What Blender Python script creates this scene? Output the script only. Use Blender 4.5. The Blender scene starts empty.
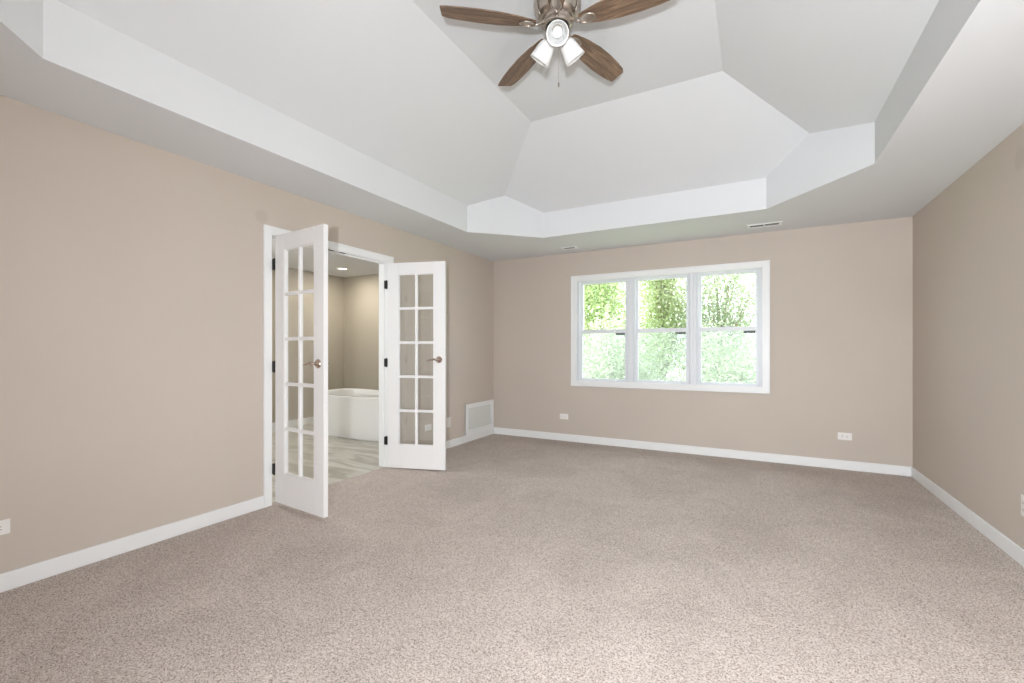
import bpy, bmesh, math, random
from mathutils import Vector, Matrix
PI = math.pi
SC = bpy.context.scene
COL = SC.collection
rnd = random.Random(7)

# ------------------------------------------------------------------ camera
CAMZ = 1.191
YAW = 0.494
cam_d = bpy.data.cameras.new('camera')
cam = bpy.data.objects.new('camera', cam_d)
COL.objects.link(cam)
cam.location = (0, 0, CAMZ)
cam.rotation_euler = (PI / 2, 0, YAW)
cam_d.sensor_width = 36.0
cam_d.lens = 450.03 / 1024 * 36.0
cam_d.shift_y = (349.5 - 341.5) / 1024
cam_d.clip_start = 0.02
SC.camera = cam

# ------------------------------------------------------------------ room sizes (metres)
XL, XR, YB, YN, H = -3.257, 1.307, 5.496, -0.75, 2.44
DY0, DY1, DZ = 2.146, 3.421, 2.082          # french door opening in the left wall
WX0, WX1, WZ0, WZ1 = -2.035, 0.094, 0.738, 2.115   # window opening in the far wall
BXF, BYB, BYN = -6.26, 5.49, 0.6             # bathroom: far wall, tub wall, near wall
WT = 0.115                                    # wall thickness

# ------------------------------------------------------------------ light
w = bpy.data.worlds.new('world'); SC.world = w; w.use_nodes = True
nt = w.node_tree; nt.nodes.clear()
out = nt.nodes.new('ShaderNodeOutputWorld'); bg = nt.nodes.new('ShaderNodeBackground')
bg.inputs[0].default_value = (0.90, 0.96, 1.0, 1); bg.inputs[1].default_value = 3.8
nt.links.new(bg.outputs[0], out.inputs[0])

def light(name, kind, loc, rot, energy, color=(1, 1, 1), **kw):
    d = bpy.data.lights.new(name, kind); d.energy = energy; d.color = color
    for k, v in kw.items(): setattr(d, k, v)
    o = bpy.data.objects.new(name, d); COL.objects.link(o)
    o.location = loc; o.rotation_euler = rot
    return o

def aim(v): return Vector(v).to_track_quat('-Z', 'Y').to_euler()
light('sun', 'SUN', (0, 0, 20), aim((1, -0.04, -1.15)), 7.0, (1.0, 0.97, 0.91), angle=0.02)
# added lights at made-up openings: flash stand-in behind the camera, fill from the right
FLASH_GAP = (0.24, 0.44, 0.98, 1.18)                # small opening added behind the camera for the flash light: x0 x1 z0 z1
FILL_GAP = (0.50, 1.50, 0.80, 1.70)               # opening added in the right wall for fill, out of view: y0 y1 z0 z1
light('flash_stand_in', 'AREA', ((FLASH_GAP[0] + FLASH_GAP[1]) / 2, YN - 0.04, (FLASH_GAP[2] + FLASH_GAP[3]) / 2), aim((0, 1, 0)), 192,
      (0.90, 0.955, 1.0), shape='RECTANGLE', size=FLASH_GAP[1] - FLASH_GAP[0], size_y=FLASH_GAP[3] - FLASH_GAP[2])
light('side_fill', 'AREA', (XR + 0.7, (FILL_GAP[0] + FILL_GAP[1]) / 2, 1.45), aim((-1, 0, 0)), 5,
      (0.89, 0.95, 1.0), shape='RECTANGLE', size=1.8, size_y=1.5)
# the far window's daylight
pt = light('daylight_far_window', 'AREA', ((WX0 + WX1) / 2, YB + 0.22, (WZ0 + WZ1) / 2), aim((0, -1, 0)), 1.0,
           shape='RECTANGLE', size=WX1 - WX0, size_y=WZ1 - WZ0)
pt.data.cycles.is_portal = True

SC.view_settings.view_transform = 'Standard'
SC.view_settings.look = 'None'
SC.view_settings.exposure = -0.02
SC.view_settings.gamma = 1.0
SC.view_settings.use_curve_mapping = False

# ------------------------------------------------------------------ materials
def srgb(r, g, b):
    f = lambda c: (c / 255 / 12.92) if c / 255 <= 0.04045 else ((c / 255 + 0.055) / 1.055) ** 2.4
    return (f(r), f(g), f(b), 1)

def new_mat(name):
    m = bpy.data.materials.new(name); m.use_nodes = True
    return m, m.node_tree, m.node_tree.nodes['Principled BSDF']

def N(t, kind, **kw):
    n = t.nodes.new(kind)
    for k, v in kw.items():
        if k.startswith('i_'):
            n.inputs[k[2:].replace('_', ' ')].default_value = v
        else: setattr(n, k, v)
    return n

def ramp(t, a, b, c0, c1):
    r = t.nodes.new('ShaderNodeValToRGB'); e = r.color_ramp.elements
    e[0].position = a; e[0].color = c0; e[1].position = b; e[1].color = c1
    return r

def plain(name, col, rough=0.5, metal=0.0, noise=0.0, nscale=60, bump=0.0, bscale=300):
    m, t, b = new_mat(name)
    b.inputs['Roughness'].default_value = rough; b.inputs['Metallic'].default_value = metal
    tc = N(t, 'ShaderNodeTexCoord')
    n = N(t, 'ShaderNodeTexNoise', i_Scale=nscale, i_Detail=3.0); t.links.new(tc.outputs['Object'], n.inputs['Vector'])
    lo = tuple(c * (1 - noise) for c in col[:3]) + (1,); hi = tuple(min(1, c * (1 + noise)) for c in col[:3]) + (1,)
    r = ramp(t, 0.3, 0.7, lo, hi); t.links.new(n.outputs['Fac'], r.inputs['Fac'])
    t.links.new(r.outputs['Color'], b.inputs['Base Color'])
    if bump:
        n2 = N(t, 'ShaderNodeTexNoise', i_Scale=bscale, i_Detail=2.0); t.links.new(tc.outputs['Object'], n2.inputs['Vector'])
        bp = N(t, 'ShaderNodeBump', i_Strength=bump, i_Distance=0.002)
        t.links.new(n2.outputs['Fac'], bp.inputs['Height']); t.links.new(bp.outputs['Normal'], b.inputs['Normal'])
    return m

def wall_paint(name, col, spots=()):
    """rolled matt paint; spots = touched-up patches (centre, radius) that differ a little in tone"""
    m, t, b = new_mat(name)
    b.inputs['Roughness'].default_value = 0.75
    b.inputs['Specular IOR Level'].default_value = 0.25
    geo = N(t, 'ShaderNodeNewGeometry')
    n = N(t, 'ShaderNodeTexNoise', i_Scale=0.9, i_Detail=2.0); t.links.new(geo.outputs['Position'], n.inputs['Vector'])
    lo = tuple(c * 0.975 for c in col[:3]) + (1,); hi = tuple(c * 1.025 for c in col[:3]) + (1,)
    r = ramp(t, 0.3, 0.7, lo, hi); t.links.new(n.outputs['Fac'], r.inputs['Fac'])
    cur = r.outputs['Color']
    for c, rad, k in spots:
        d = N(t, 'ShaderNodeVectorMath', operation='DISTANCE'); d.inputs[1].default_value = c
        t.links.new(geo.outputs['Position'], d.inputs[0])
        mr = N(t, 'ShaderNodeMapRange'); mr.inputs[1].default_value = rad * 0.6; mr.inputs[2].default_value = rad * 1.15
        mr.inputs[3].default_value = 1; mr.inputs[4].default_value = 0
        t.links.new(d.outputs['Value'], mr.inputs[0])
        mx = N(t, 'ShaderNodeMix', data_type='RGBA'); mx.inputs[7].default_value = tuple(x * k for x in col[:3]) + (1,)
        t.links.new(mr.outputs[0], mx.inputs[0]); t.links.new(cur, mx.inputs[6]); cur = mx.outputs[2]
    t.links.new(cur, b.inputs['Base Color'])
    n2 = N(t, 'ShaderNodeTexNoise', i_Scale=260.0, i_Detail=2.0); t.links.new(geo.outputs['Position'], n2.inputs['Vector'])
    bp = N(t, 'ShaderNodeBump', i_Strength=0.12, i_Distance=0.001)
    t.links.new(n2.outputs['Fac'], bp.inputs['Height']); t.links.new(bp.outputs['Normal'], b.inputs['Normal'])
    return m

def carpet_mat():
    m, t, b = new_mat('carpet')
    b.inputs['Roughness'].default_value = 1.0; b.inputs['Specular IOR Level'].default_value = 0.05
    geo = N(t, 'ShaderNodeNewGeometry')
    f1 = N(t, 'ShaderNodeTexVoronoi', i_Scale=300.0); t.links.new(geo.outputs['Position'], f1.inputs['Vector'])
    sp = N(t, 'ShaderNodeSeparateColor'); t.links.new(f1.outputs['Color'], sp.inputs[0])
    f3 = N(t, 'ShaderNodeTexNoise', i_Scale=110.0, i_Detail=2.0); t.links.new(geo.outputs['Position'], f3.inputs['Vector'])
    ad = N(t, 'ShaderNodeMix', data_type='FLOAT'); ad.inputs[0].default_value = 0.45
    t.links.new(sp.outputs[0], ad.inputs[2]); t.links.new(f3.outputs['Fac'], ad.inputs[3])
    r1 = N(t, 'ShaderNodeValToRGB'); e = r1.color_ramp.elements
    e[0].position = 0.22; e[0].color = srgb(130, 112, 102); e[1].position = 0.80; e[1].color = srgb(236, 226, 219)
    k = e.new(0.36); k.color = srgb(188, 173, 164); k = e.new(0.50); k.color = srgb(207, 195, 187)
    t.links.new(ad.outputs[0], r1.inputs['Fac'])
    # nap brushed different ways
    f2 = N(t, 'ShaderNodeTexNoise', i_Scale=1.7, i_Detail=5.0, i_Roughness=0.62, i_Distortion=0.8); t.links.new(geo.outputs['Position'], f2.inputs['Vector'])
    r2 = ramp(t, 0.36, 0.64, (0.87, 0.865, 0.86, 1), (1.0, 1.0, 1.0, 1)); t.links.new(f2.outputs['Fac'], r2.inputs['Fac'])
    mx = N(t, 'ShaderNodeMix', data_type='RGBA', blend_type='MULTIPLY'); mx.inputs[0].default_value = 1
    t.links.new(r1.outputs['Color'], mx.inputs[6]); t.links.new(r2.outputs['Color'], mx.inputs[7])
    t.links.new(mx.outputs[2], b.inputs['Base Color'])
    v = N(t, 'ShaderNodeTexNoise', i_Scale=230.0, i_Detail=2.0); t.links.new(geo.outputs['Position'], v.inputs['Vector'])
    bp = N(t, 'ShaderNodeBump', i_Strength=0.35, i_Distance=0.006)
    t.links.new(v.outputs['Fac'], bp.inputs['Height']); t.links.new(bp.outputs['Normal'], b.inputs['Normal'])
    return m

def tile_mat():
    m, t, b = new_mat('marble_tile')
    b.inputs['Roughness'].default_value = 0.3
    geo = N(t, 'ShaderNodeNewGeometry')
    mp = N(t, 'ShaderNodeMapping'); mp.inputs['Rotation'].default_value = (0, 0, 0.5); mp.inputs['Scale'].default_value = (1.0, 3.2, 1)
    t.links.new(geo.outputs['Position'], mp.inputs['Vector'])
    n = N(t, 'ShaderNodeTexNoise', i_Scale=1.6, i_Detail=6.0, i_Distortion=1.6); t.links.new(mp.outputs[0], n.inputs['Vector'])
    r = N(t, 'ShaderNodeValToRGB'); e = r.color_ramp.elements
    e[0].position = 0.30; e[0].color = srgb(168, 162, 150); e[1].position = 0.70; e[1].color = srgb(220, 219, 211)
    k = e.new(0.46); k.color = srgb(194, 190, 179); k = e.new(0.54); k.color = srgb(210, 207, 198)
    t.links.new(n.outputs['Fac'], r.inputs['Fac'])
    br = N(t, 'ShaderNodeTexBrick'); br.inputs['Scale'].default_value = 1.0
    br.inputs['Brick Width'].default_value = 0.61; br.inputs['Row Height'].default_value = 0.305; br.inputs['Mortar Size'].default_value = 0.003
    br.inputs['Color1'].default_value = (1, 1, 1, 1); br.inputs['Color2'].default_value = (0.93, 0.93, 0.93, 1); br.inputs['Mortar'].default_value = (0.6, 0.58, 0.55, 1)
    t.links.new(geo.outputs['Position'], br.inputs['Vector'])
    mx = N(t, 'ShaderNodeMix', data_type='RGBA', blend_type='MULTIPLY'); mx.inputs[0].default_value = 1
    t.links.new(r.outputs['Color'], mx.inputs[6]); t.links.new(br.outputs['Color'], mx.inputs[7])
    t.links.new(mx.outputs[2], b.inputs['Base Color'])
    return m

def wood_mat():
    m, t, b = new_mat('blade_wood')
    b.inputs['Roughness'].default_value = 0.55
    tc = N(t, 'ShaderNodeTexCoord')
    mp = N(t, 'ShaderNodeMapping'); mp.inputs['Scale'].default_value = (3.0, 40.0, 10)
    t.links.new(tc.outputs['Object'], mp.inputs['Vector'])
    n = N(t, 'ShaderNodeTexNoise', i_Scale=1.5, i_Detail=7.0, i_Roughness=0.65, i_Distortion=1.2); t.links.new(mp.outputs[0], n.inputs['Vector'])
    r = N(t, 'ShaderNodeValToRGB'); e = r.color_ramp.elements
    e[0].position = 0.3; e[0].color = srgb(66, 53, 43); e[1].position = 0.72; e[1].color = srgb(156, 131, 107)
    k = e.new(0.5); k.color = srgb(118, 95, 77)
    t.links.new(n.outputs['Fac'], r.inputs['Fac']); t.links.new(r.outputs['Color'], b.inputs['Base Color'])
    return m

def glass_mat(name, tint=(1, 1, 1), haze=0.0, refl=1.0):
    """thin clear sheet: lets light straight through, mirrors by angle"""
    m, t, b = new_mat(name); t.nodes.remove(b)
    o = t.nodes['Material Output']
    tr = N(t, 'ShaderNodeBsdfTransparent'); tr.inputs[0].default_value = (*tint, 1)
    gl = N(t, 'ShaderNodeBsdfGlossy'); gl.inputs['Roughness'].default_value = 0.02; gl.inputs[0].default_value = (1, 1, 1, 1)
    fr = N(t, 'ShaderNodeLayerWeight'); fr.inputs['Blend'].default_value = 0.5
    pw = N(t, 'ShaderNodeMath', operation='POWER'); pw.inputs[1].default_value = 4.0
    t.links.new(fr.outputs['Facing'], pw.inputs[0])
    ml = N(t, 'ShaderNodeMath', operation='MULTIPLY_ADD'); ml.inputs[1].default_value = 0.7 * refl; ml.inputs[2].default_value = 0.03 * refl
    t.links.new(pw.outputs[0], ml.inputs[0])
    mx = N(t, 'ShaderNodeMixShader')
    t.links.new(ml.outputs[0], mx.inputs[0]); t.links.new(tr.outputs[0], mx.inputs[1]); t.links.new(gl.outputs[0], mx.inputs[2])
    last = mx
    if haze:
        df = N(t, 'ShaderNodeBsdfTranslucent'); df.inputs[0].default_value = (0.9, 0.93, 0.95, 1)
        m2 = N(t, 'ShaderNodeMixShader'); m2.inputs[0].default_value = haze
        t.links.new(mx.outputs[0], m2.inputs[1]); t.links.new(df.outputs[0], m2.inputs[2]); last = m2
    t.links.new(last.outputs[0], o.inputs[0])
    return m

def leaf_mat(name, c0, c1):
    m, t, b = new_mat(name); t.nodes.remove(b)
    o = t.nodes['Material Output']
    geo = N(t, 'ShaderNodeNewGeometry')
    n = N(t, 'ShaderNodeTexNoise', i_Scale=1.3, i_Detail=4.0); t.links.new(geo.outputs['Position'], n.inputs['Vector'])
    r = ramp(t, 0.3, 0.7, c0, c1); t.links.new(n.outputs['Fac'], r.inputs['Fac'])
    df = N(t, 'ShaderNodeBsdfDiffuse'); tl = N(t, 'ShaderNodeBsdfTranslucent'); mx = N(t, 'ShaderNodeMixShader'); mx.inputs[0].default_value = 0.5
    t.links.new(r.outputs[0], df.inputs[0]); t.links.new(r.outputs[0], tl.inputs[0])
    t.links.new(df.outputs[0], mx.inputs[1]); t.links.new(tl.outputs[0], mx.inputs[2]); t.links.new(mx.outputs[0], o.inputs[0])
    return m

def emit_mat(name, col, s):
    m, t, b = new_mat(name)
    b.inputs['Base Color'].default_value = (*col, 1); b.inputs['Emission Color'].default_value = (*col, 1); b.inputs['Emission Strength'].default_value = s
    return m

WALLC = srgb(205, 193, 182)
M = dict(
    wall=wall_paint('wall_paint', WALLC, [((XL, 2.085, 2.19), 0.055, 0.90), ((XR, 3.56, 2.26), 0.07, 0.93)]),
    bath=wall_paint('bathroom_paint', srgb(182, 174, 158)),
    ceil=plain('ceiling_paint', srgb(224, 225, 227), 0.85, noise=0.008, nscale=1.5, bump=0.1),
    trim=plain('trim_paint', srgb(243, 243, 243), 0.4, noise=0.006, nscale=8),
    door=plain('door_paint', srgb(240, 238, 238), 0.45, noise=0.006, nscale=8),
    vinyl=plain('window_vinyl', srgb(231, 233, 237), 0.4, noise=0.006, nscale=8),
    plastic=plain('plate_plastic', srgb(242, 238, 234), 0.35, noise=0.005),
    slot=plain('slot_dark', srgb(70, 64, 60), 0.6),
    black=plain('black_metal', srgb(34, 32, 31), 0.45, 0.4, noise=0.1),
    nickel=plain('brushed_nickel', srgb(190, 180, 170), 0.28, 1.0, noise=0.06, nscale=90),
    bronze=plain('antique_nickel', srgb(196, 178, 166), 0.22, 1.0, noise=0.08, nscale=90),
    dark=plain('dark_bronze', srgb(52, 46, 42), 0.35, 0.8, noise=0.1),
    ribs=plain('louver_grey', srgb(150, 150, 152), 0.7),  # even grey of the vent louvers
    frosted=plain('frosted_glass', srgb(244, 244, 243), 0.35, noise=0.004),
    bulb=plain('bulb_white', srgb(248, 248, 246), 0.3, noise=0.003),
    tub=plain('tub_acrylic', srgb(238, 238, 236), 0.12, noise=0.004),
    chrome=plain('chrome', srgb(215, 215, 215), 0.1, 1.0, noise=0.02),
    sticker=leaf_mat('sticker_paper', srgb(214, 220, 224), srgb(226, 232, 236)),
    film=glass_mat('sticker_film', (0.97, 0.97, 0.98), 0.30, 0.3),
    stickgrey=plain('sticker_print', srgb(170, 176, 180), 0.6, noise=0.05),
    stickblack=plain('sticker_black', srgb(28, 28, 30), 0.6, noise=0.05),
    carpet=carpet_mat(), tile=tile_mat(), wood=wood_mat(),
    glass=glass_mat('clear_glass', (0.98, 0.99, 0.985), 0.0, 1.7),
    winglass=glass_mat('window_glass', (0.98, 0.99, 0.985), 0.0, 0.6),
    screen=glass_mat('insect_screen', (0.93, 0.95, 0.98), 0.10, 0.2),
    bark=plain('bark', srgb(150, 136, 118), 0.9, noise=0.25, nscale=12, bump=0.6, bscale=40),
    ground=plain('lawn_ground', srgb(170, 190, 130), 1.0, noise=0.2, nscale=2),
    panel=plain('panel_paint', srgb(226, 228, 225), 0.5, noise=0.006),
    lens=emit_mat('downlight_lens', (1.0, 0.93, 0.82), 6.0),
)

# ------------------------------------------------------------------ mesh helpers
def tag(o, label=None, cat=None, group=None, kind=None):
    if label: o['label'] = label
    if cat: o['category'] = cat
    if group: o['group'] = group
    if kind: o['kind'] = kind
    return o

def obj(name, bm, mat, parent=None, smooth=False, bevel=0.0, seg=2):
    me = bpy.data.meshes.new(name)
    bmesh.ops.recalc_face_normals(bm, faces=bm.faces)
    bm.to_mesh(me); bm.free()
    me.materials.append(mat)
    o = bpy.data.objects.new(name, me); COL.objects.link(o)
    if smooth:
        for p in me.polygons: p.use_smooth = True
    if bevel:
        mod = o.modifiers.new('bevel', 'BEVEL'); mod.width = bevel; mod.segments = seg; mod.limit_method = 'ANGLE'; mod.angle_limit = 0.6
    if parent: o.parent = parent
    return o

def empty(name, loc=(0, 0, 0), rotz=0, parent=None):
    o = bpy.data.objects.new(name, None); COL.objects.link(o)
    o.location = loc; o.rotation_euler = (0, 0, rotz); o.empty_display_size = 0.1
    if parent: o.parent = parent
    return o

def bx(bm, x0, x1, y0, y1, z0, z1, mtx=None):
    vs = [bm.verts.new(Vector((x, y, z)) if mtx is None else mtx @ Vector((x, y, z))) for x in (x0, x1) for y in (y0, y1) for z in (z0, z1)]
    for f in ((0, 1, 3, 2), (4, 6, 7, 5), (0, 4, 5, 1), (2, 3, 7, 6), (0, 2, 6, 4), (1, 5, 7, 3)):
        bm.faces.new([vs[i] for i in f])
    return bm

def box(*a): return bx(bmesh.new(), *a)

def lathe(bm, prof, seg=40, mtx=None, closed_bottom=True):
    rings = []
    for r, z in prof:
        ring = []
        for i in range(seg):
            a = 2 * PI * i / seg
            v = Vector((r * math.cos(a), r * math.sin(a), z))
            ring.append(bm.verts.new(v if mtx is None else mtx @ v))
        rings.append(ring)
    for a, b in zip(rings, rings[1:]):
        for i in range(seg):
            j = (i + 1) % seg
            bm.faces.new((a[i], a[j], b[j], b[i]))
    if closed_bottom:
        bm.faces.new(rings[-1]); bm.faces.new(rings[0][::-1])
    return bm

def tube(bm, pts, r, seg=12):
    pts = [Vector(p) for p in pts]
    rr = r if isinstance(r, (list, tuple)) else [r] * len(pts)
    rings = []; prev = None
    for i, p in enumerate(pts):
        t = (pts[min(i + 1, len(pts) - 1)] - pts[max(i - 1, 0)]).normalized()
        if prev is None: n = t.orthogonal().normalized()
        else: n = (prev - t * prev.dot(t)).normalized()
        prev = n; b = t.cross(n)
        rings.append([bm.verts.new(p + rr[i] * (math.cos(2 * PI * k / seg) * n + math.sin(2 * PI * k / seg) * b)) for k in range(seg)])
    for a, b in zip(rings, rings[1:]):
        for i in range(seg):
            j = (i + 1) % seg; bm.faces.new((a[i], a[j], b[j], b[i]))
    bm.faces.new(rings[-1]); bm.faces.new(rings[0][::-1])
    return bm

def prism(bm, outline, z0, z1, mtx=None):
    f = lambda x, y, z: bm.verts.new(Vector((x, y, z)) if mtx is None else mtx @ Vector((x, y, z)))
    a = [f(x, y, z0) for x, y in outline]; b = [f(x, y, z1) for x, y in outline]
    n = len(a)
    bm.faces.new(a[::-1]); bm.faces.new(b)
    for i in range(n):
        j = (i + 1) % n; bm.faces.new((a[i], a[j], b[j], b[i]))
    return bm

def struct(name, bm, mat, bevel=0.0, smooth=False, label=None):
    o = obj(name, bm, mat, None, smooth, bevel); o['kind'] = 'structure'
    if label: o['label'] = label
    return o

# ------------------------------------------------------------------ room shell
struct('floor', box(XL - 0.045, XR + 0.02, YN - 0.02, YB + 0.02, -0.06, 0.0), M['carpet'], label='beige speckled cut-pile carpet of the bedroom')

bm = bmesh.new()                                   # left wall with the french door opening
bx(bm, XL - WT, XL, YN - 0.1, DY0, 0, H + 0.05); bx(bm, XL - WT, XL, DY1, YB + 0.17, 0, H + 0.05); bx(bm, XL - WT, XL, DY0, DY1, DZ, H + 0.05)
struct('wall_left', bm, M['wall'], label='beige left wall with the french door opening')
bm = bmesh.new()                                   # far wall with the window opening
bx(bm, XL, WX0, YB, YB + 0.16, 0, H + 0.05); bx(bm, WX1, XR + 0.1, YB, YB + 0.16, 0, H + 0.05)
bx(bm, WX0, WX1, YB, YB + 0.16, 0, WZ0); bx(bm, WX0, WX1, YB, YB + 0.16, WZ1, H + 0.05)
struct('wall_back', bm, M['wall'], label='beige far wall around the triple window')
bm = bmesh.new()                                   # right wall, with the unseen opening added for fill light
bx(bm, XR, XR + 0.1, YN - 0.1, FILL_GAP[0], 0, H + 0.05); bx(bm, XR, XR + 0.1, FILL_GAP[1], YB, 0, H + 0.05)
bx(bm, XR, XR + 0.1, FILL_GAP[0], FILL_GAP[1], 0, FILL_GAP[2]); bx(bm, XR, XR + 0.1, FILL_GAP[0], FILL_GAP[1], FILL_GAP[3], H + 0.05)
struct('wall_right', bm, M['wall'], label='plain beige right wall')
bm = bmesh.new()                                   # wall behind the camera, with the opening added for the flash light
bx(bm, XL, FLASH_GAP[0], YN - 0.1, YN, 0, H + 0.05); bx(bm, FLASH_GAP[1], XR, YN - 0.1, YN, 0, H + 0.05)
bx(bm, FLASH_GAP[0], FLASH_GAP[1], YN - 0.1, YN, 0, FLASH_GAP[2]); bx(bm, FLASH_GAP[0], FLASH_GAP[1], YN - 0.1, YN, FLASH_GAP[3], H + 0.05)
struct('wall_front', bm, M['wall'], label='beige wall behind the viewer')

# tray ceiling: level soffit, upright band with cut corners, sloped sides, flat middle
TX0, TX1, TY0, TY1 = -2.689, 0.712, 0.14, 4.593
AL, BL, AR, BR, VH, ZF = 0.615, 0.606, 0.618, 0.615, 0.279, 3.20
BRR = 0.752
FX0, FX1, FY0, FY1 = -1.735, -0.200, 1.15, 3.58
bm = bmesh.new()
def V(x, y, z): return bm.verts.new((x, y, z))
corn = [  # tray corner, inward signs, cut along x, cut along y, flat corner
    ((TX0, TY1), 1, -1, AL, BL, (FX0, FY1)), ((TX1, TY1), -1, -1, AR, 0.775, (FX1, FY1)),
    ((TX1, TY0), -1, 1, AR, BL, (FX1, FY0)), ((TX0, TY0), 1, 1, AL, BL, (FX0, FY0))]
data = []
for (cx, cy), sx, sy, a, b, (fx, fy) in corn:
    t = 1 / (abs(fx - cx) / a + abs(fy - cy) / b)
    pk = (cx + (fx - cx) * t, cy + (fy - cy) * t, H + VH + (ZF - H - VH) * t)
    data.append(dict(yl=V(cx, cy + sy * b, H), xl=V(cx + sx * a, cy, H), yu=V(cx, cy + sy * b, H + VH), xu=V(cx + sx * a, cy, H + VH), pk=V(*pk), f=V(fx, fy, ZF)))
room = [V(XL - 0.02, YB + 0.02, H), V(XR + 0.02, YB + 0.02, H), V(XR + 0.02, YN - 0.02, H), V(XL - 0.02, YN - 0.02, H)]
for i, dct in enumerate(data):
    j = (i + 1) % 4; e = data[j]
    k = ('x', 'y', 'x', 'y')[i]
    lo0, lo1, up0, up1 = dct[k + 'l'], e[k + 'l'], dct[k + 'u'], e[k + 'u']
    bm.faces.new((room[i], room[j], lo1, lo0))              # soffit
    bm.faces.new((room[i], dct['xl'], dct['yl']))
    bm.faces.new((lo0, lo1, up1, up0))                      # upright band
    bm.faces.new((dct['yl'], dct['xl'], dct['xu'], dct['pk'], dct['yu']))
    bm.faces.new((up0, up1, e['pk'], e['f'], dct['f'], dct['pk']))   # slope
bm.faces.new([d_['f'] for d_ in data])
ce = struct('ceiling', bm, M['ceil'], label='white tray ceiling with sloped sides and cut corners')
sd = ce.modifiers.new('solid', 'SOLIDIFY'); sd.thickness = 0.03; sd.offset = 1.0

# baseboards, with a small rounded top edge
BBH, BBT = 0.092, 0.014
def bboard(name, pieces, mat='trim'):
    b = bmesh.new()
    for p in pieces: bx(b, *p)
    return struct(name, b, M[mat], bevel=0.005)
CW = 0.062                                          # casing width of the french door
bboard('baseboard_left', [(XL, XL + BBT, YN, DY0 - CW + 0.012, 0, BBH), (XL, XL + BBT, DY1 + CW - 0.012, YB, 0, BBH)])
bboard('baseboard_back', [(XL + BBT, XR, YB - BBT, YB, 0, BBH)])
bboard('baseboard_right', [(XR - BBT, XR, YN, YB - BBT, 0, BBH)])

# bathroom beyond the doors
struct('floor_bathroom', box(BXF - 0.05, XL - 0.045, BYN - 0.05, BYB + 0.05, -0.06, -0.002), M['tile'], label='pale marble tile floor of the bathroom')
struct('ceiling_bathroom', box(BXF - 0.05, XL - WT, BYN - 0.05, BYB + 0.05, H, H + 0.05), M['ceil'], label='white bathroom ceiling')
struct('wall_bathroom_back', box(BXF, XL - WT, BYB, BYB + 0.1, 0, H), M['bath'], label='taupe bathroom wall behind the tub')
struct('wall_bathroom_left', box(BXF - 0.1, BXF, BYN, BYB + 0.1, 0, H), M['bath'], label='taupe far wall of the bathroom')
bm = bmesh.new()                                   # near wall with an unseen opening added for fill light
bx(bm, BXF, -5.6, BYN - 0.1, BYN, 0, H); bx(bm, -4.2, XL - WT, BYN - 0.1, BYN, 0, H); bx(bm, -5.6, -4.2, BYN - 0.1, BYN, 0, 0.85); bx(bm, -5.6, -4.2, BYN - 0.1, BYN, 2.05, H)
struct('wall_bathroom_front', bm, M['bath'], label='near wall of the bathroom')
bboard('baseboard_bathroom_left', [(BXF, BXF + BBT, BYN, BYB, 0, 0.11)])
bboard('baseboard_bathroom_back', [(BXF + BBT, XL - WT, BYB - BBT, BYB, 0, 0.11)])

# ------------------------------------------------------------------ french door frame
fr = empty('trim_1', (XL, (DY0 + DY1) / 2, 0)); tag(fr, 'white casing and jamb of the french door opening', kind='structure')
def local(bm_, o):                                  # move mesh from world to the parent's frame
    bmesh.ops.translate(bm_, verts=bm_.verts, vec=-Vector(o.location)); return bm_
JT = 0.018
def casing(x0, x1, xo):
    b = bmesh.new()
    bx(b, x0, x1, DY0 - CW + 0.012, DY0 + 0.012, 0, DZ + CW - 0.012)
    bx(b, x0, x1, DY1 - 0.012, DY1 + CW - 0.012, 0, DZ + CW - 0.012)
    bx(b, x0, x1, DY0 + 0.012, DY1 - 0.012, DZ - 0.012, DZ + CW - 0.012)
    # raised outer band of the moulding
    for p in ((DY0 - CW + 0.012, DY0 - CW + 0.028, 0, DZ + CW - 0.012), (DY1 + CW - 0.028, DY1 + CW - 0.012, 0, DZ + CW - 0.012), (DY0 - CW + 0.028, DY1 + CW - 0.028, DZ + CW - 0.028, DZ + CW - 0.012)):
        bx(b, min(x1, xo) if xo > x0 else xo, max(x1, xo) if xo > x0 else x0, *p)
    return b
obj('casing', local(casing(XL, XL + 0.014, XL + 0.018), fr), M['trim'], fr, bevel=0.003)
obj('casing', local(casing(XL - WT - 0.014, XL - WT, XL - WT - 0.018), fr), M['trim'], fr, bevel=0.003)
b = bmesh.new()
bx(b, XL - WT, XL, DY0, DY0 + JT, 0, DZ); bx(b, XL - WT, XL, DY1 - JT, DY1, 0, DZ); bx(b, XL - WT, XL, DY0 + JT, DY1 - JT, DZ - JT, DZ)
obj('jamb', local(b, fr), M['trim'], fr, bevel=0.002)
b = bmesh.new()                                     # door stop
bx(b, XL - 0.075, XL - 0.042, DY0 + JT, DY0 + JT + 0.011, 0, DZ - JT); bx(b, XL - 0.075, XL - 0.042, DY1 - JT - 0.011, DY1 - JT, 0, DZ - JT)
bx(b, XL - 0.075, XL - 0.042, DY0 + JT + 0.011, DY1 - JT - 0.011, DZ - JT - 0.011, DZ - JT)
obj('door_stop', local(b, fr), M['trim'], fr, bevel=0.002)
for yc in (2.722, 2.855):                           # ball-catch plates under the head
    obj('strike_plate', local(box(XL - 0.034, XL - 0.008, yc - 0.03, yc + 0.03, DZ - JT - 0.003, DZ - JT), fr), M['black'], fr, bevel=0.001)

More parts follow.
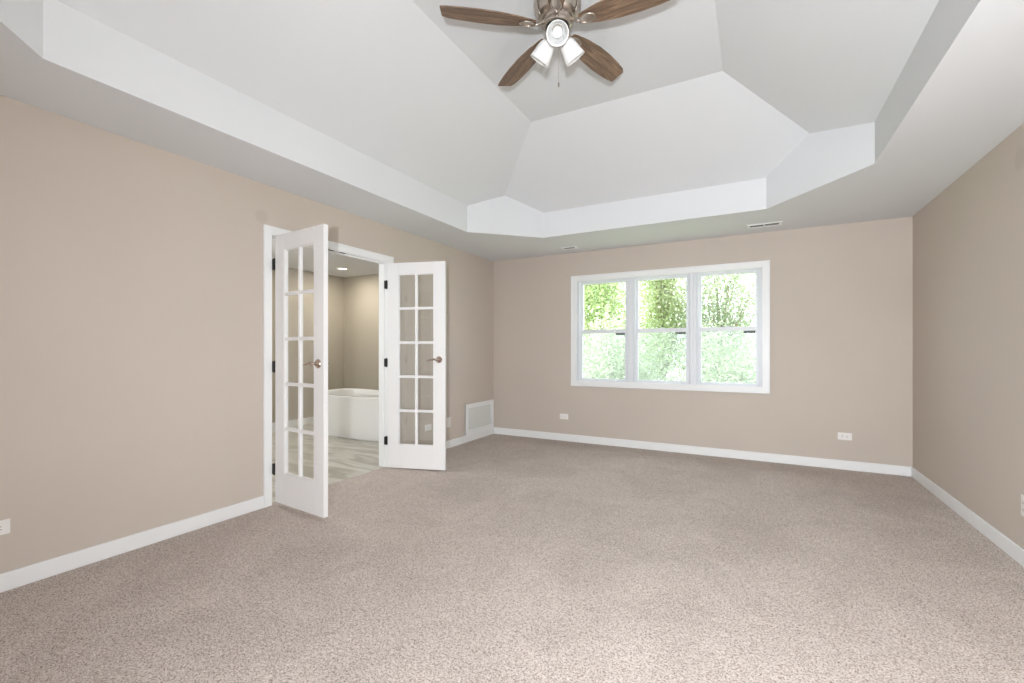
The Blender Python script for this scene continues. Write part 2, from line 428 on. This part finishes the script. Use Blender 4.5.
# ------------------------------------------------------------------ the two french doors
DW, DT, ST, TR, BRL = 0.604, 0.035, 0.115, 0.115, 0.230
def make_door(name, pin, ang, face, DB, DH, label):
    """leaf in local axes: x from the hinge edge to the free edge, y through the thickness (0..face*DT), z up"""
    root = empty(name, (pin[0], pin[1], DB), ang); tag(root, label, kind='structure')
    y0, y1 = sorted((0, face * DT)); ym = (y0 + y1) / 2
    b = bmesh.new()
    bx(b, 0, ST, y0, y1, 0, DH); bx(b, DW - ST, DW, y0, y1, 0, DH)
    bx(b, ST, DW - ST, y0, y1, 0, BRL); bx(b, ST, DW - ST, y0, y1, DH - TR, DH)
    obj('leaf', b, M['door'], root, bevel=0.002)
    gx0, gx1, gz0, gz1 = ST, DW - ST, BRL, DH - TR
    b = bmesh.new(); mw = 0.026; md = 0.013
    bx(b, (gx0 + gx1) / 2 - mw / 2, (gx0 + gx1) / 2 + mw / 2, ym - md, ym + md, gz0, gz1)
    for k in range(1, 5):
        z = gz0 + (gz1 - gz0) * k / 5
        bx(b, gx0, gx1, ym - md + 0.0007, ym + md - 0.0007, z - mw / 2, z + mw / 2)
    # glazing beads round the opening
    for s in (0, 1):
        xa = gx0 if s == 0 else gx1 - 0.009
        bx(b, xa, xa + 0.009, ym - md - 0.001, ym + md + 0.001, gz0, gz1)
        za = gz0 if s == 0 else gz1 - 0.009
        bx(b, gx0 + 0.009, gx1 - 0.009, ym - md - 0.0005, ym + md + 0.0005, za, za + 0.009)
    obj('muntin_grid', b, M['door'], root, bevel=0.004)
    obj('glass', box(gx0, gx1, ym - 0.002, ym + 0.002, gz0, gz1), M['glass'], root)
    # lever set on both faces
    hz = 1.092 - DB; hx = DW - 0.062
    for s in (-1, 1):
        yf = y0 if s < 0 else y1
        b = bmesh.new()
        mt = Matrix.Translation((hx, yf, hz)) @ Matrix.Rotation(-s * PI / 2, 4, 'X')
        lathe(b, [(0.0005, 0.0), (0.033, 0.0), (0.033, 0.004), (0.027, 0.011), (0.016, 0.016), (0.011, 0.03), (0.0005, 0.03)], 28, mt, False)
        h = obj('handle', b, M['bronze'], root, smooth=True); h['label'] = 'round rose of the lever set'
        b = bmesh.new(); yo = yf + s * 0.048
        tube(b, [(hx, yf + s * 0.022, hz), (hx, yf + s * 0.038, hz), (hx - 0.006, yo, hz), (hx - 0.03, yo, hz + 0.004), (hx - 0.06, yo, hz - 0.001), (hx - 0.09, yo, hz - 0.008), (hx - 0.108, yo - s * 0.006, hz - 0.007)],
             [0.011, 0.011, 0.0115, 0.010, 0.0085, 0.0075, 0.006], 14)
        obj('lever', b, M['bronze'], h, smooth=True)
    # hinges: knuckle at the pin plus the leaf let into the edge
    for hzv in (0.28, 1.06, 1.84):
        b = bmesh.new()
        lathe(b, [(0.0005, -0.046), (0.004, -0.046), (0.0065, -0.041), (0.0065, 0.041), (0.004, 0.046), (0.0005, 0.046)], 14, Matrix.Translation((-0.011, -face * 0.002, hzv - DB)), False)
        bx(b, -0.007, 0.0005, y0 + 0.004, y1 - 0.004, hzv - DB - 0.040, hzv - DB + 0.040)
        bx(b, -0.034, -0.011, *sorted((-face * 0.006, -face * 0.001)), hzv - DB - 0.040, hzv - DB + 0.040)
        obj('hinge', b, M['black'], root)
    return root
make_door('door_1', (-3.208, 2.160), math.radians(-4.8), 1, 0.032, 2.024, 'left white french door leaf with ten panes standing open')
make_door('door_2', (-3.232, 3.375), math.radians(17.0), 1, 0.012, 2.042, 'right white french door leaf with ten panes standing open')

# ------------------------------------------------------------------ triple window
tw = empty('trim_2', ((WX0 + WX1) / 2, YB, 1.4)); tag(tw, 'white picture-frame casing of the triple window', kind='structure')
cx0, cx1, cz0, cz1, cw = -2.088, 0.145, 0.722, 2.137, 0.072
b = bmesh.new()
for d0, d1, dep in ((0, cw, 0.013), (0, 0.018, 0.019)):
    bx(b, cx0 + d0, cx0 + d1, YB - dep, YB, cz0 + d0, cz1 - d0); bx(b, cx1 - d1, cx1 - d0, YB - dep, YB, cz0 + d0, cz1 - d0)
    bx(b, cx0 + d1, cx1 - d1, YB - dep, YB, cz0 + d0, cz0 + d1); bx(b, cx0 + d1, cx1 - d1, YB - dep, YB, cz1 - d1, cz1 - d0)
obj('casing', local(b, tw), M['trim'], tw, bevel=0.003)
GC = (-1.680, -0.973, -0.261)                       # centres of the three units
for mxc in ((GC[0] + GC[1]) / 2, (GC[1] + GC[2]) / 2):
    b = box(mxc - 0.034, mxc + 0.034, YB + 0.003, YB + 0.02, WZ0 + 0.03, WZ1 - 0.02)
    bx(b, mxc - 0.006, mxc + 0.006, YB - 0.001, YB + 0.003, WZ0 + 0.03, WZ1 - 0.02)
    obj('mullion_cover', local(b, tw), M['vinyl'], tw, bevel=0.002)
UW = 0.354
def ring(b, x0, x1, z0, z1, wl, wr, wb, wt, y0, y1):
    bx(b, x0, x0 + wl, y0, y1, z0, z1); bx(b, x1 - wr, x1, y0, y1, z0, z1)
    bx(b, x0 + wl, x1 - wr, y0, y1, z0, z0 + wb); bx(b, x0 + wl, x1 - wr, y0, y1, z1 - wt, z1)
def make_window(n, xc, where):
    root = empty('window_%d' % n, (xc, YB, WZ0)); tag(root, 'white double-hung %s unit of the triple window' % where, kind='structure')
    h = WZ1 - WZ0; mid = 1.420 - WZ0
    b = bmesh.new(); ring(b, -UW, UW, 0, h, 0.040, 0.040, 0.040, 0.040, 0.030, 0.15)
    for s in (-1, 1): bx(b, *sorted((s * (UW - 0.040), s * (UW - 0.052))), 0.022, 0.044, 0.04, h - 0.04)
    bx(b, -UW + 0.052, UW - 0.052, 0.022, 0.044, h - 0.052, h - 0.04)
    obj('frame', b, M['vinyl'], root, bevel=0.002)
    # lower sash sits inside, upper sash behind it
    for nm, z0, z1, y0, wt, wb in (('lower_sash', 0.040, mid + 0.022, 0.048, 0.046, 0.044), ('upper_sash', mid - 0.022, h - 0.040, 0.086, 0.044, 0.044)):
        b = bmesh.new(); ring(b, -UW + 0.040, UW - 0.040, z0, z1, 0.041, 0.041, wb, wt, y0, y0 + 0.034)
        sa = obj(nm, b, M['vinyl'], root, bevel=0.003)
        obj('pane', box(-UW + 0.078, UW - 0.078, y0 + 0.015, y0 + 0.019, z0 + wb - 0.003, z1 - wt + 0.003), M['winglass'], sa)
        xr = UW - 0.081
        if nm == 'lower_sash':
            # dark warning strip and a pale paper slip in the top right corner of the glass
            zt = z1 - wt
            obj('warning_label', box(xr - 0.115, xr - 0.004, y0 + 0.0135, y0 + 0.0148, zt - 0.024, zt - 0.001), M['stickblack'], sa)
            b = bmesh.new()
            q = xr - 0.108
            while q < xr - 0.014:
                wq = rnd.uniform(0.006, 0.012); bx(b, q, q + wq, y0 + 0.0128, y0 + 0.0136, zt - 0.015, zt - 0.009); q += wq + 0.004
            obj('label_print', b, M['sticker'], sa)
            obj('paper_slip', box(xr - 0.10, xr - 0.004, y0 + 0.0135, y0 + 0.0148, zt - 0.070, zt - 0.026), M['film'], sa)
        else:
            zt = z1 - wt
            b = bmesh.new()
            bx(b, xr - 0.075, xr - 0.012, y0 + 0.0135, y0 + 0.0148, zt - 0.10, zt - 0.02)
            obj('paper_slip', b, M['film'], sa)
            b = bmesh.new()
            for k in range(6): bx(b, xr - 0.07, xr - rnd.uniform(0.017, 0.035), y0 + 0.0128, y0 + 0.0136, zt - 0.034 - k * 0.011, zt - 0.030 - k * 0.011)
            obj('label_print', b, M['stickgrey'], sa)
    # cam lock on the meeting rail
    b = bmesh.new(); lathe(b, [(0.0005, 0), (0.016, 0), (0.016, 0.006), (0.012, 0.012), (0.0005, 0.012)], 18, Matrix.Translation((0, 0.066, mid + 0.022)), False)
    bx(b, -0.028, 0.028, 0.054, 0.076, mid + 0.022, mid + 0.026); bx(b, -0.004, 0.034, 0.060, 0.070, mid + 0.032, mid + 0.034)
    obj('sash_lock', b, M['vinyl'], root, bevel=0.001)
    # night latch nub on the head
    obj('tilt_latch', box(-0.014, 0.014, 0.022, 0.030, h - 0.034, h - 0.026), M['stickgrey'], root, bevel=0.002)
    obj('insect_screen', box(-UW + 0.042, UW - 0.042, 0.128, 0.130, 0.04, mid), M['screen'], root)
for i, (xc, wh) in enumerate(zip(GC, ('left', 'middle', 'right'))): make_window(i + 1, xc, wh)

# ------------------------------------------------------------------ electrical plates
def make_outlet(label, loc, rotz, vertical=False, blank=False):
    """plate lies in the local xz plane, its back at y = 0, the front towards -y"""
    t = empty('wall_outlet', loc, rotz); tag(t, label, 'outlet', 'outlets low on the walls')
    w_, h_ = (0.036, 0.058) if vertical else (0.058, 0.036)
    obj('cover_plate', box(-w_, w_, -0.006, 0, -h_, h_), M['plastic'], t, bevel=0.003, seg=3)
    for s in (-1, 1):
        mt = Matrix.Identity(4) if not vertical else Matrix.Rotation(PI / 2, 4, 'Y')
        b = bmesh.new(); bx(b, s * 0.0195 - 0.0145, s * 0.0195 + 0.0145, -0.009, -0.006, -0.017, 0.017, mt)
        r_ = obj('receptacle', b, M['plastic'], t, bevel=0.004, seg=3)
        b = bmesh.new()
        for zz in (-0.007, 0.007): bx(b, s * 0.0195 - 0.001, s * 0.0195 + 0.007, -0.0096, -0.0089, zz - 0.0012, zz + 0.0012, mt)
        bx(b, s * 0.0195 - 0.009, s * 0.0195 - 0.005, -0.0096, -0.0089, -0.002, 0.002, mt)
        obj('slots', b, M['slot'], r_)
    b = bmesh.new(); lathe(b, [(0.0005, 0), (0.003, 0), (0.0025, 0.0012), (0.0005, 0.0012)], 10, Matrix.Translation((0, -0.006, 0)) @ Matrix.Rotation(PI / 2, 4, 'X'), False)
    obj('screw', b, M['plastic'], t)
    return t
make_outlet('white sideways outlet at the left edge of the photo on the left wall', (XL, 0.729, 0.316), PI / 2)
make_outlet('white sideways outlet on the left wall seen through the bottom pane of the open door', (XL, 4.04, 0.307), PI / 2)
make_outlet('white outlet low on the far wall under the left end of the window', (-2.188, YB, 0.316), 0)
make_outlet('white outlet low on the far wall right of the window', (0.789, YB, 0.330), 0)
make_outlet('white upright outlet on the right wall cut by the photo edge', (XR, 3.503, 0.331), -PI / 2, True)
t = empty('cable_plate', (XL, 4.425, 0.31), PI / 2); tag(t, 'pale blank cable plate on the left wall beside the open door edge', 'wall plate')
obj('cover_plate', box(-0.037, 0.037, -0.006, 0, -0.060, 0.060), M['plastic'], t, bevel=0.003, seg=3)
for zz in (-0.042, 0.042):
    b = bmesh.new(); lathe(b, [(0.0005, 0), (0.003, 0), (0.0025, 0.0012), (0.0005, 0.0012)], 10, Matrix.Translation((0, -0.006, zz)) @ Matrix.Rotation(PI / 2, 4, 'X'), False)
    obj('screw', b, M['plastic'], t)

# ------------------------------------------------------------------ framed access panel in the corner
t = empty('access_panel', (XL, 5.128, 0.092)); tag(t, 'white framed access panel low on the left wall in the far corner', 'access panel')
pw, ph = 0.348, 0.395
b = bmesh.new()
for d0, d1, dep in ((0.0, 0.052, 0.011), (0.0, 0.016, 0.016), (0.044, 0.058, 0.014)):
    bx(b, 0, dep, -pw + d0, -pw + d1, d0, ph - d0); bx(b, 0, dep, pw - d1, pw - d0, d0, ph - d0)
    bx(b, 0, dep, -pw + d1, pw - d1, d0, d1); bx(b, 0, dep, -pw + d1, pw - d1, ph - d1, ph - d0)
obj('frame', b, M['trim'], t, bevel=0.002)
obj('panel', box(0, 0.005, -pw + 0.05, pw - 0.05, 0.05, ph - 0.05), M['panel'], t)

# ------------------------------------------------------------------ ceiling registers
def make_vent(label, loc, w_, d_, banks):
    t = empty('ceiling_vent', loc); tag(t, label, 'vent', 'registers in the ceiling edge by the window')
    b = bmesh.new(); rim = 0.03
    x0, x1 = -w_ / 2, w_ / 2; y0, y1 = -d_ / 2, d_ / 2
    bx(b, x0, x0 + rim, y0, y1, -0.007, 0); bx(b, x1 - rim, x1, y0, y1, -0.007, 0)
    bx(b, x0 + rim, x1 - rim, y0, y0 + rim, -0.007, 0); bx(b, x0 + rim, x1 - rim, y1 - rim, y1, -0.007, 0)
    bw = (w_ - 2 * rim) / banks
    for k in range(1, banks): bx(b, x0 + rim + bw * k - 0.008, x0 + rim + bw * k + 0.008, y0 + rim, y1 - rim, -0.007, 0)
    obj('frame', b, M['trim'], t, bevel=0.002)
    obj('duct', box(x0 + rim, x1 - rim, y0 + rim, y1 - rim, -0.0012, 0), M['slot'], t)
    for k in range(banks):
        b = bmesh.new(); q = y0 + rim + 0.008
        xa, xb = x0 + rim + bw * k + 0.008, x0 + rim + bw * (k + 1) - 0.008
        while q < y1 - rim - 0.002:
            mt = Matrix.Translation((0, q, -0.004)) @ Matrix.Rotation(0.6, 4, 'X')
            bx(b, xa, xb, -0.0045, 0.0045, -0.0006, 0.0006, mt); q += 0.012
        obj('louvers', b, M['ribs'], t)
    return t
make_vent('long white two-bank ceiling vent above the right window unit', (0.088, 5.165, H), 0.31, 0.14, 2)
make_vent('small white ceiling vent near the left corner of the far wall', (-2.0, 5.20, H), 0.20, 0.13, 1)

# ------------------------------------------------------------------ ceiling fan
FC = Vector((-0.975, 2.348, 0)); ZB = 3.008
fan = empty('ceiling_fan', (FC.x, FC.y, ZF)); tag(fan, 'five-blade ceiling fan with brown wood blades and three white lamp shades', 'ceiling fan')
def fz(z): return z - ZF
b = bmesh.new()
lathe(b, [(0.0005, 0), (0.112, 0), (0.126, -0.012), (0.132, -0.05), (0.129, -0.090), (0.117, -0.135), (0.104, -0.152), (0.088, -0.160), (0.0005, -0.160)], 56, None, False)
obj('motor_housing', b, M['nickel'], fan, smooth=True)
for k in range(5):                                  # raised shield plates round the housing
    a = math.radians(-67 + 72 * k)
    b = bmesh.new()
    prof = [(0.134, -0.03), (0.135, -0.085), (0.126, -0.130), (0.114, -0.152), (0.102, -0.160)]
    grid = []
    for j, (r, z) in enumerate(prof):
        half = 0.30 - 0.035 * j
        grid.append([b.verts.new((r * math.cos(a + half * (i / 6 - 1)), r * math.sin(a + half * (i / 6 - 1)), z)) for i in range(13)])
    for r0, r1 in zip(grid, grid[1:]):
        for i in range(12): b.faces.new((r0[i], r0[i + 1], r1[i + 1], r1[i]))
    o = obj('housing_plate', b, M['nickel'], fan, smooth=True)
    md_ = o.modifiers.new('solid', 'SOLIDIFY'); md_.thickness = 0.004
b = bmesh.new()
lathe(b, [(0.0005, -0.154), (0.088, -0.154), (0.088, -0.178), (0.078, -0.182), (0.078, -0.196), (0.070, -0.200), (0.0005, -0.200)], 48, None, False)
obj('flywheel', b, M['nickel'], fan, smooth=False, bevel=0.003)
b = bmesh.new(); lathe(b, [(0.0005, -0.198), (0.064, -0.198), (0.066, -0.206), (0.064, -0.214), (0.0005, -0.214)], 40, None, False)
obj('dark_ring', b, M['dark'], fan, smooth=True)
b = bmesh.new(); lathe(b, [(0.0005, -0.210), (0.044, -0.210), (0.048, -0.218), (0.046, -0.240), (0.034, -0.256), (0.015, -0.262), (0.0005, -0.262)], 40, None, False)
lk = obj('light_kit', b, M['nickel'], fan, smooth=True)

def blade_outline():
    L0, L1 = 0.125, 0.655
    up = [(0.0, 0.026), (0.05, 0.036), (0.2, 0.055), (0.4, 0.069), (0.6, 0.072), (0.8, 0.067), (0.92, 0.059), (0.99, 0.052)]
    pts = [(L0 + (L1 - L0) * s, h) for s, h in up] + [(L1, 0.047)]
    lo = [(L1 - 0.014, -0.046)] + [(L0 + (L1 - L0) * s, -h) for s, h in reversed(up[:-1])]
    return pts + lo
A0 = 74.4
pitch = math.radians(-12)
for k in range(5):
    a = math.radians(A0 + 72 * k)
    bl = empty('blade_arm', (0, 0, fz(ZB)), a, fan)
    # the arm: a cast bracket from the flywheel out to the blade, with an open loop under it
    b = bmesh.new()
    tube(b, [(0.070, 0, 0.014), (0.095, 0, 0.008), (0.115, 0, -0.005), (0.135, 0, -0.009)], [0.014, 0.012, 0.010, 0.008], 12)
    loop = []
    for i in range(25):
        q = 2 * PI * i / 24
        loop.append((0.172 + 0.042 * math.cos(q), 0.026 * math.sin(q), -0.0085 + 0.026 * math.sin(q) * math.tan(pitch)))
    tube(b, loop, 0.0045, 8)
    cv = b.verts.new((0.172, 0, -0.0075)); rv = [b.verts.new((x, y, z + 0.001)) for x, y, z in loop[:-1]]
    for i in range(24): b.faces.new((cv, rv[i], rv[(i + 1) % 24]))
    bpy.data.objects.remove(bl)
    arm = obj('blade_arm', b, M['nickel'], fan, smooth=True)
    arm.location = (0, 0, fz(ZB)); arm.rotation_euler = (0, 0, a)
    b = bmesh.new(); prism(b, blade_outline(), -0.003, 0.004, Matrix.Rotation(pitch, 4, 'X'))
    bl = obj('blade', b, M['wood'], fan, bevel=0.002)
    bl.location = (0, 0, fz(ZB)); bl.rotation_euler = (0, 0, a)
# three bell shades on short arms
for k, az in enumerate((-67, 53, 173)):
    a = math.radians(az); tilt = math.radians(42 if k == 0 else 51)     # axis: out and down
    ax = Vector((math.cos(a) * math.cos(tilt), math.sin(a) * math.cos(tilt), -math.sin(tilt)))
    p0 = Vector((0.024 * math.cos(a), 0.024 * math.sin(a), -0.226))
    q = ax.to_track_quat('Z', 'Y').to_matrix().to_4x4()
    b = bmesh.new(); tube(b, [p0, p0 + ax * 0.045], 0.011, 14)
    mt = Matrix.Translation(p0 + ax * 0.028) @ q
    lathe(b, [(0.0005, 0), (0.024, 0), (0.030, 0.008), (0.030, 0.026), (0.0005, 0.026)], 28, mt, False)
    soc = obj('lamp_socket', b, M['nickel'], fan, smooth=True)
    b = bmesh.new()
    mt = Matrix.Translation(p0 + ax * 0.046) @ q
    lathe(b, [(0.026, 0.0), (0.036, 0.004), (0.044, 0.02), (0.050, 0.05), (0.056, 0.085), (0.060, 0.108), (0.0565, 0.108), (0.052, 0.085), (0.046, 0.05), (0.040, 0.022), (0.030, 0.007), (0.026, 0.004)], 40, mt, False)
    sh = obj('lamp_shade', b, M['frosted'], fan, smooth=True)
    b = bmesh.new()
    lathe(b, [(0.0005, 0.0), (0.013, 0.0), (0.014, 0.02), (0.022, 0.038), (0.028, 0.058), (0.027, 0.074), (0.018, 0.088), (0.0005, 0.093)], 24, mt, False)
    obj('bulb', b, M['bulb'], sh, smooth=True)
for dx, dy, ln in ((-0.002, 0.024, 0.24),):
    b = bmesh.new(); z = -0.250
    while z > -0.250 - ln:
        bmesh.ops.create_icosphere(b, subdivisions=1, radius=0.0017, matrix=Matrix.Translation((dx, dy, z))); z -= 0.0042
    lathe(b, [(0.0005, 0), (0.004, -0.004), (0.005, -0.02), (0.0035, -0.028), (0.0005, -0.03)], 12, Matrix.Translation((dx, dy, z)), False)
    obj('pull_chain', b, M['nickel'], fan)

# ------------------------------------------------------------------ bathroom things
light('bathroom_fill', 'AREA', (-4.9, BYN - 0.05, 1.45), aim((0, 1, 0)), 3, (0.95, 0.98, 1.0), shape='RECTANGLE', size=1.4, size_y=1.2)  # unseen fill added at the near-wall opening to brighten the bathroom
light('bathroom_ceiling_fill', 'SPOT', (-4.3, 2.0, 1.7), aim((-0.2, 0.6, 0.9)), 110, (1.0, 0.97, 0.9), shadow_soft_size=0.08, spot_size=1.7, spot_blend=0.8)  # added spot without a fixture, brightens the bathroom ceiling
def super_ring(cx, cy, a, bb, z, n=3.8, seg=64):
    out_ = []
    for i in range(seg):
        q = 2 * PI * i / seg; c, s = math.cos(q), math.sin(q)
        out_.append((cx + a * math.copysign(abs(c) ** (2 / n), c), cy + bb * math.copysign(abs(s) ** (2 / n), s), z))
    return out_
t = empty('bathtub', (-4.80, 4.665, 0)); tag(t, 'white freestanding soaking tub on the bathroom tile', 'bathtub')
b = bmesh.new()
secs = [(0.80, 0.412, 0.0), (0.815, 0.420, 0.02), (0.83, 0.427, 0.25), (0.85, 0.435, 0.45), (0.868, 0.446, 0.535), (0.874, 0.450, 0.556), (0.868, 0.446, 0.568), (0.82, 0.40, 0.568), (0.808, 0.388, 0.555), (0.79, 0.375, 0.45), (0.74, 0.34, 0.22), (0.66, 0.28, 0.13), (0.3, 0.12, 0.12)]
rings = []
for a_, c_, z in secs:
    # the ends rise a little towards head and foot
    rings.append([b.verts.new((x, y, zz + (0.035 * (abs(x) / 0.87) ** 2 if z > 0.5 else 0))) for x, y, zz in super_ring(0, 0, a_ * 0.9, c_, z)])
for r0, r1 in zip(rings, rings[1:]):
    for i in range(64): b.faces.new((r0[i], r0[(i + 1) % 64], r1[(i + 1) % 64], r1[i]))
b.faces.new(rings[-1]); b.faces.new(rings[0][::-1])
obj('tub_shell', b, M['tub'], t, smooth=True)
b = bmesh.new(); lathe(b, [(0.0005, 0.122), (0.03, 0.122), (0.03, 0.126), (0.0005, 0.127)], 24, None, False); obj('drain', b, M['chrome'], t, smooth=True)

def make_downlight(loc, label):
    t = empty('recessed_light', loc); tag(t, label, 'ceiling light')
    b = bmesh.new(); lathe(b, [(0.060, -0.001), (0.088, -0.001), (0.086, -0.006), (0.064, -0.010), (0.060, -0.004)], 36, None, False)
    obj('trim_ring', b, M['trim'], t, smooth=True)
    b = bmesh.new(); lathe(b, [(0.0005, -0.002), (0.062, -0.002), (0.062, -0.005), (0.0005, -0.006)], 36, None, False)
    obj('lens', b, M['lens'], t, smooth=True)
    light('downlight_lamp', 'AREA', (loc[0], loc[1], loc[2] - 0.02), (0, 0, 0), 14, (1.0, 0.94, 0.86), shape='DISK', size=0.12)
    return t
make_downlight((-5.585, 4.87, H), 'round recessed light glowing in the bathroom ceiling above the tub')
make_downlight((-4.70, 2.60, H), 'unseen recessed light added to the bathroom ceiling for fill')  # added out of view to light the middle of the bathroom

# ------------------------------------------------------------------ outside: ground and trees
struct('ground', box(-40, 30, YB + 0.5, 60, -3.3, -3.1), M['ground'], label='grass below the window')
LM = [leaf_mat('leaf_bright', srgb(152, 178, 118), srgb(218, 228, 184)), leaf_mat('leaf_cool', srgb(154, 170, 140), srgb(214, 220, 196)), leaf_mat('leaf_yellow', srgb(164, 182, 132), srgb(220, 226, 192))]
def make_tree(loc, h, spread, nblob, nleaf, lm, label, seed, low=0.15):
    r = random.Random(seed)
    t = empty('tree', loc, r.uniform(0, 6)); tag(t, label, 'tree', 'trees outside the window')
    b = bmesh.new(); tips = []
    tr = [Vector((0, 0, 0))]
    for i in range(1, 7): tr.append(Vector((r.uniform(-0.1, 0.1) * i * .4, r.uniform(-0.1, 0.1) * i * .4, h * 0.86 * i / 6)))
    tube(b, tr, [0.11 * (1 - 0.15 * i) for i in range(7)], 10)
    for i in range(nblob):
        f = low + (1 - low) * (i + r.random()) / nblob
        base = tr[min(6, int(f * 0.86 * 6))]
        q = r.uniform(0, 2 * PI); reach = spread * (0.45 + 0.55 * math.sin(PI * min(1, 0.18 + f * 0.82))) * r.uniform(0.12, 1)
        tip = Vector((math.cos(q) * reach, math.sin(q) * reach, h * f + r.uniform(-.2, .3)))
        mid_ = (base + tip) / 2 + Vector((0, 0, 0.1 * reach))
        tube(b, [base, mid_, tip], [0.018, 0.011, 0.005], 6)
        tips.append((tip, base))
    obj('trunk', b, M['bark'], t, smooth=True)
    vs, fs = [], []
    for i in range(nleaf):
        tip, mid_ = tips[r.randrange(len(tips))]
        c = tip.lerp(mid_, 0.75 * r.random() ** 2.2) + Vector((r.gauss(0, .30), r.gauss(0, .30), r.gauss(0, .22)))
        L = r.uniform(0.026, 0.056); Wd = L * r.uniform(0.4, 0.55)
        d1 = Vector((r.gauss(0, 1), r.gauss(0, 1), r.gauss(-0.4, .6))).normalized(); n_ = Vector((r.gauss(0, .7), r.gauss(0, .7), 1)).normalized()
        s_ = d1.cross(n_)
        if s_.length < 1e-3: continue
        s_.normalize(); k = len(vs)
        vs += [c - d1 * L, c + s_ * Wd, c + d1 * L, c - s_ * Wd]; fs.append((k, k + 1, k + 2, k + 3))
    me = bpy.data.meshes.new('foliage'); me.from_pydata(vs, [], fs); me.materials.append(LM[lm])
    o = bpy.data.objects.new('foliage', me); COL.objects.link(o); o.parent = t; o['kind'] = 'stuff'
    return t
GZ = -3.1
make_tree((-3.75, 11.6, GZ), 8.0, 1.9, 80, 44000, 0, 'bright green leafy tree filling the left window unit', 3)
make_tree((-2.30, 13.6, GZ), 7.9, 1.35, 64, 27000, 2, 'pale yellow-green tree with open branches in the middle window unit', 6, 0.45)
make_tree((-0.75, 13.0, GZ), 6.6, 1.3, 60, 30000, 1, 'cool green bushy tree with sky over it in the right window unit', 8)
make_tree((-2.55, 9.2, GZ), 4.75, 1.4, 56, 30000, 1, 'low dense tree close behind the lower left and middle panes', 11)
make_tree((-0.35, 9.6, GZ), 4.4, 1.35, 54, 28000, 1, 'low leafy tree close behind the lower right pane', 13)
make_tree((-6.2, 16.5, GZ), 8.8, 2.4, 50, 24000, 0, 'tall tree farther back behind the left window unit', 17)
